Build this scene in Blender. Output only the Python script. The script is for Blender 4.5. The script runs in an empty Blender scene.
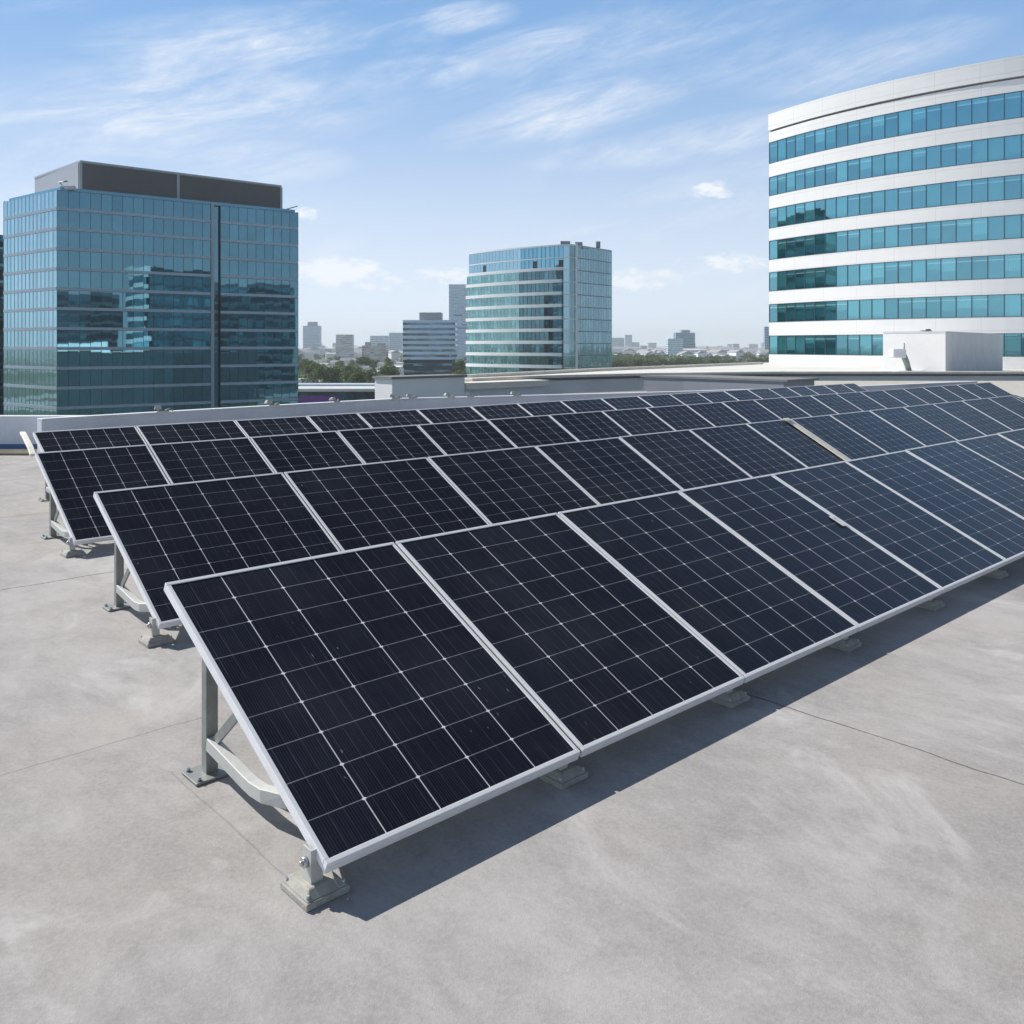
import bpy, bmesh, math, random
from mathutils import Vector, Matrix
random.seed(7)
S = bpy.context.scene
COL = S.collection
R = math.radians

# ------------------------------------------------------------------ camera
cam = bpy.data.cameras.new('camera')
camo = bpy.data.objects.new('camera', cam)
COL.objects.link(camo)
camo.location = (0, 0, 1.70)
camo.rotation_euler = (R(90), 0, 0)
cam.sensor_width = 36.0
cam.lens = 36.0 * 897 / 1024
cam.shift_y = -167 / 1024
cam.clip_start = 0.05
cam.clip_end = 30000
S.camera = camo

# ------------------------------------------------------------------ light
SUN_EL = 40.0
SUN_AZ = -61.0                        # clockwise from +Y
W = bpy.data.worlds.new('World')
S.world = W
W.use_nodes = True
SUN_STRENGTH = 5.0
SKY_STRENGTH = 0.05
S.view_settings.view_transform = 'Standard'
S.view_settings.look = 'None'
S.view_settings.gamma = 1.0
S.view_settings.exposure = 0.12
HAZE = 1.9e-4


class NT:
    """tiny node helper"""
    def __init__(self, tree):
        self.t = tree
        self.n = tree.nodes
        self.l = tree.links

    def node(self, typ, **kw):
        nd = self.n.new(typ)
        for k, v in kw.items():
            setattr(nd, k, v)
        return nd

    def put(self, sock, v):
        if v is None:
            return
        if hasattr(v, 'is_output') or isinstance(v, bpy.types.NodeSocket):
            self.l.new(v, sock)
        else:
            if sock.type == 'RGBA' and not hasattr(v, '__len__'):
                v = (v, v, v, 1)
            if sock.type == 'RGBA' and len(v) == 3:
                v = (*v, 1)
            sock.default_value = v

    def m(self, op, a, b=None, c=None, clamp=False):
        nd = self.node('ShaderNodeMath', operation=op, use_clamp=clamp)
        for i, v in enumerate((a, b, c)):
            if v is not None:
                self.put(nd.inputs[i], v)
        return nd.outputs[0]

    def mix(self, f, a, b, blend='MIX'):
        nd = self.node('ShaderNodeMix', data_type='RGBA', blend_type=blend)
        self.put(nd.inputs[0], f)
        self.put(nd.inputs[6], a)
        self.put(nd.inputs[7], b)
        return nd.outputs[2]

    def noise(self, vec, scale, detail=3, rough=.55, dist=0, out=0):
        nd = self.node('ShaderNodeTexNoise')
        if vec is not None:
            self.l.new(vec, nd.inputs['Vector'])
        nd.inputs['Scale'].default_value = scale
        nd.inputs['Detail'].default_value = detail
        nd.inputs['Roughness'].default_value = rough
        nd.inputs['Distortion'].default_value = dist
        return nd.outputs[out]

    def ss(self, x, lo, hi, a=0.0, b=1.0):
        nd = self.node('ShaderNodeMapRange', interpolation_type='SMOOTHSTEP')
        self.put(nd.inputs[0], x)
        nd.inputs[1].default_value = lo
        nd.inputs[2].default_value = hi
        nd.inputs[3].default_value = a
        nd.inputs[4].default_value = b
        return nd.outputs[0]

    def mapv(self, vec, scale=(1, 1, 1), rot=(0, 0, 0), loc=(0, 0, 0)):
        nd = self.node('ShaderNodeMapping')
        self.l.new(vec, nd.inputs[0])
        nd.inputs[1].default_value = loc
        nd.inputs[2].default_value = rot
        nd.inputs[3].default_value = scale
        return nd.outputs[0]

    def sep(self, vec):
        nd = self.node('ShaderNodeSeparateXYZ')
        self.l.new(vec, nd.inputs[0])
        return nd.outputs

    def comb(self, x, y, z=0.0):
        nd = self.node('ShaderNodeCombineXYZ')
        for i, v in enumerate((x, y, z)):
            self.put(nd.inputs[i], v)
        return nd.outputs[0]


# world: physical sky plus drifting cirrus and a few low cumulus, laid out by compass direction
w = NT(W.node_tree)
bg = W.node_tree.nodes['Background']
sky = w.node('ShaderNodeTexSky', sky_type='NISHITA')
sky.sun_disc = False
sky.sun_elevation = R(SUN_EL)
sky.sun_rotation = R(SUN_AZ)
sky.altitude = 100
sky.air_density = 1.0
sky.dust_density = 0.6
sky.ozone_density = 1.2
gen = w.node('ShaderNodeTexCoord').outputs['Generated']
dx, dy, dz = w.sep(gen)[0:3]
az = w.m('ARCTAN2', dx, dy)
el = w.m('ARCSINE', dz)
# cirrus: stretched noise, streaks rising to the right
pc = w.comb(az, el)
rot = w.mapv(pc, rot=(0, 0, R(-14)))
st = w.mapv(rot, scale=(2.2, 11, 1))
n1 = w.noise(st, 2.4, 9, .68, .6)
fine = w.noise(w.mapv(rot, scale=(9, 40, 1), loc=(3, 1, 0)), 2.0, 9, .72, .35)
patch = w.noise(w.mapv(pc, scale=(2.6, 5, 1), loc=(1.35, 4.2, 0)), 1.5, 2, .5)
cir = w.m('MULTIPLY', w.ss(n1, .43, .78), w.ss(patch, .36, .62))
cir = w.m('MULTIPLY', cir, w.m('MULTIPLY_ADD', fine, .9, .45))


def blob(a0, e0, ra, re, tilt=0.0):
    da = w.m('SUBTRACT', az, a0)
    de = w.m('SUBTRACT', w.m('SUBTRACT', el, e0), w.m('MULTIPLY', da, tilt))
    q = w.m('ADD', w.m('POWER', w.m('DIVIDE', da, ra), 2), w.m('POWER', w.m('DIVIDE', de, re), 2))
    return w.m('SUBTRACT', 1.0, w.m('MINIMUM', q, 1.0))


def azel(px, py):
    X = (px - 512) / 897
    return math.atan(X), math.atan((345 - py) / 897 / math.sqrt(1 + X * X))


extra = None
for (px, py, ra, re, tl, amt) in ((200, 105, .24, .055, .10, .8), (230, 40, .16, .035, .12, .7), (470, 18, .06, .018, .10, .95),
                             (570, 112, .17, .032, .20, .85), (640, 40, .2, .035, .1, .6), (700, 140, .14, .025, .15, .75), (860, 60, .14, .03, .12, .6), (400, 75, .10, .02, .12, .7), (600, 155, .08, .018, .12, .6),
                             (250, 158, .12, .03, .0, .8), (750, 60, .12, .025, .15, .55)):
    a0, e0 = azel(px, py)
    b = w.m('MULTIPLY', blob(a0, e0, ra, re, tl), amt)
    extra = b if extra is None else w.m('MAXIMUM', extra, b)
wisp = w.m('MULTIPLY', extra, w.ss(w.m('MULTIPLY_ADD', fine, .5, w.m('MULTIPLY', n1, .6)), .33, .84))
cir = w.m('MULTIPLY', cir, .35)
# cumulus
cn = w.noise(w.mapv(pc, scale=(1, 1.9, 1)), 42, 6, .65)
cum = None
for (px, py, ra, re, amt) in ((338, 272, .060, .020, 1.25), (375, 284, .05, .012, .7), (712, 190, .034, .012, .9), (300, 214, .03, .01, .7), (640, 280, .06, .016, .8),
                         (735, 262, .045, .014, .85), (445, 276, .045, .013, .75), (690, 262, .03, .008, .4)):
    a0, e0 = azel(px, py)
    b = w.m('MULTIPLY', blob(a0, e0, ra, re), amt)
    cum = b if cum is None else w.m('MAXIMUM', cum, b)
cum = w.m('MULTIPLY', w.ss(w.m('ADD', w.m('MULTIPLY', cum, .6), w.m('MULTIPLY_ADD', cn, 2.0, -1.0)), .08, .72), w.ss(cum, .0, .35))
tot = w.m('ADD', w.m('ADD', cir, w.m('MULTIPLY', wisp, .80)), w.m('MULTIPLY', cum, .75), clamp=True)
up = w.ss(el, -.01, .03)
tot = w.m('MULTIPLY', tot, up)

# hazy summer air low in the sky, physical sky higher up
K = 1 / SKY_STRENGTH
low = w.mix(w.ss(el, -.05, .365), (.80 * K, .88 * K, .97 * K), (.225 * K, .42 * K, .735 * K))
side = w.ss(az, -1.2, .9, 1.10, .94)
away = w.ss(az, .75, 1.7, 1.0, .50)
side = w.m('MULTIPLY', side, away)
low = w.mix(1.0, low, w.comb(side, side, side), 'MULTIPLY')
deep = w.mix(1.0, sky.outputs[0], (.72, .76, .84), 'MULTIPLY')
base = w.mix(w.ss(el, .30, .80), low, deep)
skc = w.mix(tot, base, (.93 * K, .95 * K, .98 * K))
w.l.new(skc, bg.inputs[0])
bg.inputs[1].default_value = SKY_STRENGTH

sv = Vector((math.sin(R(SUN_AZ)) * math.cos(R(SUN_EL)), math.cos(R(SUN_AZ)) * math.cos(R(SUN_EL)), math.sin(R(SUN_EL))))
sl = bpy.data.lights.new('sun', 'SUN')
sl.energy = SUN_STRENGTH
sl.angle = R(0.5)
sl.color = (1.0, .955, .89)
so = bpy.data.objects.new('sun', sl)
COL.objects.link(so)
so.rotation_euler = sv.to_track_quat('Z', 'Y').to_euler()
so.location = sv * 60

# ------------------------------------------------------------------ materials
MATS = {}


def newmat(name):
    m = bpy.data.materials.new(name)
    m.use_nodes = True
    MATS[name] = m
    t = NT(m.node_tree)
    return m, t, m.node_tree.nodes['Principled BSDF']


def plain(name, col, rough=.6, metal=0.0, var=.12, nscale=6.0, bump=0.0, spec=.4):
    m, t, p = newmat(name)
    tc = t.node('ShaderNodeTexCoord').outputs['Object']
    n = t.noise(tc, nscale, 5, .6)
    n2 = t.noise(tc, nscale * 9, 3, .6)
    k = t.m('ADD', t.m('MULTIPLY', n, .7), t.m('MULTIPLY', n2, .3))
    c = t.mix(t.ss(k, .3, .7), [v * (1 - var) for v in col], [min(1, v * (1 + var)) for v in col])
    t.l.new(c, p.inputs['Base Color'])
    t.put(p.inputs['Roughness'], t.m('MULTIPLY_ADD', n2, .15, rough - .07))
    p.inputs['Metallic'].default_value = metal
    p.inputs['Specular IOR Level'].default_value = spec
    if bump:
        b = t.node('ShaderNodeBump')
        b.inputs['Strength'].default_value = bump
        b.inputs['Distance'].default_value = .01
        t.l.new(n2, b.inputs['Height'])
        t.l.new(b.outputs[0], p.inputs['Normal'])
    return m


M_ALU = plain('frame_aluminium', (.89, .89, .90), .42, .0, .05, 14)
M_GALV = plain('galvanised_steel', (.30, .315, .305), .5, .35, .14, 18, .1)
M_BEAM = plain('painted_beam', (.56, .57, .54), .5, .1, .08, 12)
M_FOOT = plain('ballast_foot', (.42, .41, .365), .8, 0, .18, 22, .35)
M_BOLT = plain('zinc_bolt', (.6, .6, .6), .3, .8, .1, 30)
M_BACK = plain('backsheet', (.62, .63, .64), .6, 0, .05, 4)
M_PARA = plain('painted_parapet', (.70, .735, .79), .8, 0, .07, 2.2, .1)
M_WHITE = plain('white_render', (.88, .87, .85), .8, 0, .03, .8)
M_CREAM = plain('cream_render', (.80, .75, .66), .85, 0, .07, .9, .1)
M_CREAMD = plain('cream_coping', (.74, .70, .62), .8, 0, .1, 1.2)
M_DARKCAP = plain('dark_metal_coping', (.27, .26, .25), .6, .2, .1, 2)
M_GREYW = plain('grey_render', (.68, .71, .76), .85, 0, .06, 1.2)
M_GREYP = plain('grey_cladding', (.33, .34, .37), .75, 0, .05, .5)
M_TERR = plain('terrace_membrane', (.72, .70, .66), .85, 0, .1, .12)
M_BLUE = plain('plain_blue', (.08, .16, .30), .6, 0, .1, 5)
M_YEL = plain('cream_pipe', (.68, .60, .42), .6, 0, .1, 8)
M_WOOD = plain('pale_board', (.88, .84, .72), .6, 0, .12, 9)
M_LAMPH = plain('lamp_housing', (.50, .50, .46), .5, .2, .1, 30)
M_DARK = plain('dark_rubber_seam_shade', (.03, .03, .03), .7, 0, .2, 30)
M_PAPER = plain('white_tag', (.85, .85, .85), .6, 0, .03, 30)

# concrete deck -------------------------------------------------------
uD = Vector((.737, .676)).normalized()
vD = Vector((-.676, .737)).normalized()


def concrete():
    m, t, p = newmat('concrete_deck')
    tc = t.node('ShaderNodeTexCoord').outputs['Object']
    x, y, z = t.sep(tc)[0:3]
    u = t.m('ADD', t.m('MULTIPLY', x, uD.x), t.m('MULTIPLY', y, uD.y))
    v = t.m('ADD', t.m('MULTIPLY', x, vD.x), t.m('MULTIPLY', y, vD.y))
    uv = t.comb(u, v)
    big = t.noise(tc, .55, 5, .6, .4)
    mid = t.noise(t.mapv(uv, scale=(1.0, .7, 1)), 2.6, 9, .74, .3)
    streak = t.noise(t.mapv(uv, scale=(3.2, 1.3, 1), rot=(0, 0, .5)), 3.4, 9, .78, .3)
    grain = t.noise(tc, 55, 4, .7)
    grit = t.noise(tc, 260, 2, .7)
    k = t.m('ADD', t.m('ADD', t.m('MULTIPLY', big, .38), t.m('MULTIPLY', mid, .38)), t.m('MULTIPLY', streak, .24))
    c = t.mix(t.ss(k, .38, .62), (.295, .280, .272), (.455, .437, .424))
    warm = t.noise(tc, .9, 3, .5)
    c = t.mix(t.ss(warm, .48, .74, 0, .32), c, (.43, .385, .345))
    c = t.mix(t.ss(grain, .35, .75, 0, .30), c, (.56, .55, .53))
    c = t.mix(t.ss(grit, .55, .72, 0, .45), c, (.22, .21, .20))
    # pale worn patches
    pale = t.noise(t.mapv(uv, scale=(.7, .45, 1), loc=(4, 9, 0)), 1.7, 5, .7, .8)
    c = t.mix(t.ss(pale, .54, .72, 0, .6), c, (.60, .59, .575))
    dk = t.noise(t.mapv(uv, scale=(1.2, .6, 1), loc=(14, 3, 0)), 1.5, 5, .7, .6)
    c = t.mix(t.ss(dk, .54, .76, 0, .45), c, (.27, .255, .248))
    blot = t.noise(t.mapv(uv, loc=(31, 7, 0)), 7.0, 9, .8, .4)
    c = t.mix(t.ss(blot, .54, .72, 0, .30), c, (.25, .245, .24))
    c = t.mix(t.ss(blot, .44, .28, 0, .30), c, (.62, .60, .58))
    fleck = t.noise(tc, 22, 5, .8)
    c = t.mix(t.ss(fleck, .66, .74, 0, .35), c, (.66, .65, .63))
    # saw-cut joints
    wob = t.m('MULTIPLY_ADD', t.noise(tc, 3.0, 3), .05, -.025)
    jit = t.noise(tc, 40, 3)

    def line(coord, at, half, lo=None, hi=None, other=None):
        d = t.m('ABSOLUTE', t.m('SUBTRACT', t.m('ADD', coord, wob), at))
        f = t.ss(t.m('ADD', d, t.m('MULTIPLY_ADD', jit, half * 1.4, -half * .7)), half * .5, half * 1.5, 1, 0)
        if lo is not None:
            f = t.m('MULTIPLY', f, t.m('MULTIPLY', t.m('GREATER_THAN', other, lo), t.m('LESS_THAN', other, hi)))
        return f
    js = [(line(u, 3.80, .005), .75), (line(u, 8.6, .006), .6), (line(v, 6.98, .009), .7), (line(v, 9.9, .008), .6),
          (line(v, 3.98, .004, -4.0, 1.75, u), .38), (line(u, -3.6, .004), .0), (line(u, 1.41, .0035, 2.6, 3.55, v), .24),
          (line(v, 12.6, .01), .5), (line(u, 13.5, .007), .6)]
    for f, a in js:
        c = t.mix(t.m('MULTIPLY', f, a), c, (.085, .07, .055))
    t.l.new(c, p.inputs['Base Color'])
    p.inputs['Roughness'].default_value = .88
    p.inputs['Specular IOR Level'].default_value = .25
    b = t.node('ShaderNodeBump')
    b.inputs['Strength'].default_value = .35
    b.inputs['Distance'].default_value = .006
    t.l.new(t.m('ADD', grain, t.m('MULTIPLY', grit, .5)), b.inputs['Height'])
    t.l.new(b.outputs[0], p.inputs['Normal'])
    return m


M_CONC = concrete()


# solar cells ----------------------------------------------------------
def solar():
    m, t, p = newmat('silicon_cells_under_glass')
    uvn = t.node('ShaderNodeUVMap').outputs[0]
    x, y, _ = t.sep(uvn)[0:3]
    oi = t.node('ShaderNodeObjectInfo').outputs['Random']
    obj = t.node('ShaderNodeTexCoord').outputs['Object']
    sh = t.comb(t.m('MULTIPLY', oi, 37.0), t.m('MULTIPLY', oi, 91.0), 0)
    va = t.node('ShaderNodeVectorMath', operation='ADD')
    t.l.new(obj, va.inputs[0]); t.l.new(sh, va.inputs[1])
    ov = va.outputs[0]
    # streaky silicon, grain along the slope
    s1 = t.noise(t.mapv(ov, scale=(95, 3.2, 1)), 1.0, 4, .7, .2)
    s2 = t.noise(t.mapv(ov, scale=(260, 9, 1)), 1.0, 2, .6)
    pc_ = t.node('ShaderNodeTexWhiteNoise', noise_dimensions='3D')
    fx, fy = t.m('FLOOR', x), t.m('FLOOR', y)
    t.l.new(t.comb(fx, fy, oi), pc_.inputs['Vector'])
    cellr = pc_.outputs['Value']
    base = t.mix(cellr, (.0075, .0085, .016), (.0105, .0125, .023))
    base = t.mix(t.ss(s1, .48, .78, 0, .30), base, (.038, .043, .062))
    base = t.mix(t.ss(s2, .5, .8, 0, .25), base, (.035, .04, .06))

    def dist_to_int(v):          # distance to nearest integer
        return t.m('ABSOLUTE', t.m('SUBTRACT', v, t.m('ROUND', v)))
    brk = t.noise(t.mapv(ov, scale=(30, 2.5, 1)), 1.0, 3, .7)
    # busbars : four per cell, faint and broken
    xb = t.m('ADD', t.m('MULTIPLY', x, 4.0), .5)
    bus = t.ss(dist_to_int(xb), .016, .045, 1, 0)
    bus = t.m('MULTIPLY', bus, t.ss(brk, .38, .72, .05, .8))
    base = t.mix(t.m('MULTIPLY', bus, .34), base, (.20, .22, .26))
    # thin grid fingers
    fin = t.ss(dist_to_int(t.m('MULTIPLY', x, 22.0)), .05, .28, 1, 0)
    base = t.mix(t.m('MULTIPLY', fin, .07), base, (.2, .22, .27))
    # row gaps (dim) and column gaps (bright)
    dyl = dist_to_int(y)
    dxl = dist_to_int(x)
    rowl = t.ss(dyl, .006, .015, 1, 0)
    coll = t.ss(dxl, .0055, .0135, 1, 0)
    base = t.mix(t.m('MULTIPLY', rowl, t.m('MULTIPLY_ADD', brk, .6, .16)), base, (.52, .54, .58))
    base = t.mix(t.m('MULTIPLY', coll, t.m('MULTIPLY_ADD', brk, .45, .62)), base, (.86, .87, .89))
    dot = t.ss(t.m('ADD', dxl, dyl), .034, .060, 1, 0)
    base = t.mix(dot, base, (.90, .90, .90))
    # dried drops and scratches: small sparse dashes along the slope
    sc = t.noise(t.mapv(ov, scale=(60, 16, 1), rot=(0, 0, .25)), 1.0, 2, .5)
    reg = t.noise(ov, 2.3, 2, .5)
    spot = t.m('MULTIPLY', t.ss(sc, .71, .78), t.ss(reg, .53, .66))
    base = t.mix(t.m('MULTIPLY', spot, .7), base, (.55, .58, .62))
    # thin dust film
    dust = t.noise(ov, 1.1, 4, .6)
    base = t.mix(t.ss(dust, .4, .8, .004, .045), base, (.40, .42, .46))
    t.l.new(base, p.inputs['Base Color'])
    t.put(p.inputs['Roughness'], t.m('MULTIPLY_ADD', dust, .16, .10))
    p.inputs['IOR'].default_value = 1.25
    p.inputs['Specular IOR Level'].default_value = .5
    b = t.node('ShaderNodeBump')
    b.inputs['Strength'].default_value = .05
    b.inputs['Distance'].default_value = .01
    t.l.new(t.noise(ov, 3.0, 2), b.inputs['Height'])
    t.l.new(b.outputs[0], p.inputs['Normal'])
    return m


M_CELL = solar()


# curtain-wall glass: tinted mirror over a dim interior with blinds ------
def glass(name, dark, blind, tint, refl=.45, pblind=.5, strip_=0.0):
    m, t, p = newmat(name)
    t.n.remove(p)
    out = t.n['Material Output']
    uvn = t.node('ShaderNodeUVMap').outputs[0]
    x, y, _ = t.sep(uvn)[0:3]
    at = t.node('ShaderNodeAttribute', attribute_name='pane')
    sp = t.node('ShaderNodeSeparateColor')
    t.l.new(at.outputs['Color'], sp.inputs[0])
    r, g, b_ = sp.outputs[0:3]
    has = t.m('LESS_THAN', r, pblind)
    drop = t.m('GREATER_THAN', y, t.m('MULTIPLY_ADD', g, .9, -.05))
    f = t.m('MULTIPLY', t.m('MULTIPLY', has, drop), t.m('MULTIPLY_ADD', b_, .6, .4))
    obj = t.node('ShaderNodeTexCoord').outputs['Object']
    inn = t.noise(obj, .45, 4, .7)
    dk = t.mix(t.ss(inn, .4, .7), dark, [v * 1.9 + .004 for v in dark])
    slat = t.m('MULTIPLY_ADD', t.m('SINE', t.m('MULTIPLY', x, 44.0)), .12, .9)
    bl = t.mix(slat, (0, 0, 0), blind)
    c = t.mix(f, dk, bl)
    if strip_:          # ceiling light painted as a pale line; pane darker lower down
        ln = t.m('MULTIPLY', t.ss(t.m('ABSOLUTE', t.m('SUBTRACT', y, .80)), .012, .035, 1, 0), t.ss(g, .2, .5, 0, strip_))
        c = t.mix(ln, c, (.55, .75, .80))
        lowd = t.m('MULTIPLY', t.ss(t.m('MULTIPLY_ADD', inn, .35, y), .30, .42, 1, 0), .6)
        c = t.mix(lowd, c, [v * 1.2 for v in dark])
    d = t.node('ShaderNodeBsdfDiffuse')
    t.l.new(c, d.inputs[0])
    gl = t.node('ShaderNodeBsdfGlossy')
    gl.inputs['Roughness'].default_value = .02
    t.put(gl.inputs[0], t.mix(t.m('MULTIPLY', g, .25), tint, [v * .8 for v in tint]))
    lw = t.node('ShaderNodeLayerWeight')
    lw.inputs[0].default_value = .35
    fac = t.m('ADD', t.m('MULTIPLY', lw.outputs['Fresnel'], .6), t.m('MULTIPLY_ADD', b_, .08, refl - .04), clamp=True)
    ms = t.node('ShaderNodeMixShader')
    t.l.new(fac, ms.inputs[0]); t.l.new(d.outputs[0], ms.inputs[1]); t.l.new(gl.outputs[0], ms.inputs[2])
    t.l.new(ms.outputs[0], out.inputs[0])
    return m


G_LEFT = glass('blue_curtain_glass', (.003, .016, .022), (.03, .11, .15), (.29, .66, .84), .56, .35)
G_LEFT2 = glass('light_curtain_glass', (.012, .035, .045), (.08, .20, .24), (.50, .80, .94), .62, .5)
G_MID = glass('teal_curtain_glass', (.010, .085, .09), (.14, .42, .42), (.50, .84, .86), .36, .75)
G_MIDD = glass('dark_teal_glass', (.004, .02, .028), (.04, .16, .18), (.30, .58, .68), .25, .4)
G_MIDR = glass('pale_blue_glass', (.015, .06, .08), (.10, .27, .32), (.48, .76, .88), .48, .3)
G_RIGHT = glass('teal_ribbon_glass', (.004, .055, .065), (.08, .33, .35), (.33, .70, .82), .48, .72, .5)
G_FAR = glass('far_window_glass', (.02, .05, .07), (.1, .16, .2), (.5, .65, .8), .35, .3)


def cladding(name, col, jx, jy, amt=.25):
    m, t, p = newmat(name)
    uvn = t.node('ShaderNodeUVMap').outputs[0]
    x, y, _ = t.sep(uvn)[0:3]
    obj = t.node('ShaderNodeTexCoord').outputs['Object']

    def dl(v, s):
        q = t.m('DIVIDE', v, s)
        return t.m('MULTIPLY', t.m('ABSOLUTE', t.m('SUBTRACT', q, t.m('ROUND', q))), s)
    wn = t.node('ShaderNodeTexWhiteNoise', noise_dimensions='2D')
    t.l.new(t.comb(t.m('ROUND', t.m('DIVIDE', x, jx)), t.m('ROUND', t.m('DIVIDE', y, jy))), wn.inputs['Vector'])
    c = t.mix(wn.outputs['Value'], [v * .965 for v in col], col)
    c = t.mix(t.ss(t.noise(obj, .35, 4), .4, .75, 0, .12), c, [v * .8 for v in col])
    ln = t.m('MAXIMUM', t.ss(dl(x, jx), .012, .035, 1, 0), t.ss(dl(y, jy), .012, .035, 1, 0))
    c = t.mix(t.m('MULTIPLY', ln, amt), c, [v * .35 for v in col])
    t.l.new(c, p.inputs['Base Color'])
    p.inputs['Roughness'].default_value = .6
    return m


M_CLAD = cladding('white_panel_cladding', (.88, .87, .86), 3.9, 1.15, .30)
M_PENT = cladding('louvre_cladding', (.16, .148, .152), 2.2, .4, .5)
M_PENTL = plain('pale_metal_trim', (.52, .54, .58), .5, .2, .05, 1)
M_SPAN = plain('pale_blue_spandrel', (.55, .64, .76), .4, .1, .06, .6)
M_SPANW = plain('white_spandrel', (.90, .91, .90), .5, 0, .04, .6)
M_MULL = plain('dark_mullion', (.06, .10, .12), .4, .4, .1, 1)
M_MULLW = plain('pale_mullion', (.45, .52, .56), .4, .3, .1, 1)
M_SLOT = plain('dark_slot', (.018, .035, .05), .5, 0, .1, 1)
M_SPANR = plain('teal_spandrel', (.14, .26, .32), .4, .1, .06, .6)


def foliage(name, a, b):
    m, t, p = newmat(name)
    oi = t.node('ShaderNodeObjectInfo').outputs['Random']
    at = t.node('ShaderNodeAttribute', attribute_name='pane')
    sp = t.node('ShaderNodeSeparateColor')
    t.l.new(at.outputs['Color'], sp.inputs[0])
    c = t.mix(sp.outputs[0], a, b)
    c = t.mix(t.m('MULTIPLY', oi, .45), c, (.11, .12, .035))
    t.l.new(c, p.inputs['Base Color'])
    p.inputs['Roughness'].default_value = .8
    p.inputs['Specular IOR Level'].default_value = .1
    tr = t.node('ShaderNodeBsdfTranslucent')
    t.l.new(c, tr.inputs[0])
    ms = t.node('ShaderNodeMixShader')
    ms.inputs[0].default_value = .5
    t.l.new(p.outputs[0], ms.inputs[1]); t.l.new(tr.outputs[0], ms.inputs[2])
    t.l.new(ms.outputs[0], t.n['Material Output'].inputs[0])
    return m


M_LEAF = foliage('leaf_canopy', (.07, .13, .035), (.14, .21, .06))
M_TRUNK = plain('bark', (.10, .08, .06), .9, 0, .2, 1)


def cityground():
    m, t, p = newmat('city_ground')
    tc = t.node('ShaderNodeTexCoord').outputs['Object']
    a = t.noise(tc, .006, 6, .65)
    b = t.noise(tc, .05, 4, .7)
    v = t.node('ShaderNodeTexVoronoi')
    t.l.new(tc, v.inputs['Vector'])
    v.inputs['Scale'].default_value = .035
    c = t.mix(t.ss(b, .35, .7), (.045, .085, .035), (.09, .13, .06))
    c = t.mix(t.ss(a, .5, .62), c, (.17, .20, .18))
    sp = t.node('ShaderNodeSeparateColor')
    t.l.new(v.outputs['Color'], sp.inputs[0])
    c = t.mix(t.m('MULTIPLY', t.m('GREATER_THAN', sp.outputs[0], .74), .7), c, (.44, .45, .46))
    t.l.new(c, p.inputs['Base Color'])
    p.inputs['Roughness'].default_value = .9
    p.inputs['Specular IOR Level'].default_value = .1
    return m


M_CITY = cityground()


# ------------------------------------------------------------------ helpers
def prop(o, label=None, cat=None, group=None, kind=None):
    if label: o['label'] = label
    if cat: o['category'] = cat
    if group: o['group'] = group
    if kind: o['kind'] = kind
    return o


def empty(name, loc, label, cat, group=None, rot=(0, 0, 0)):
    o = bpy.data.objects.new(name, None)
    COL.objects.link(o)
    o.location = loc
    o.rotation_euler = rot
    o.empty_display_size = .2
    return prop(o, label, cat, group)


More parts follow.
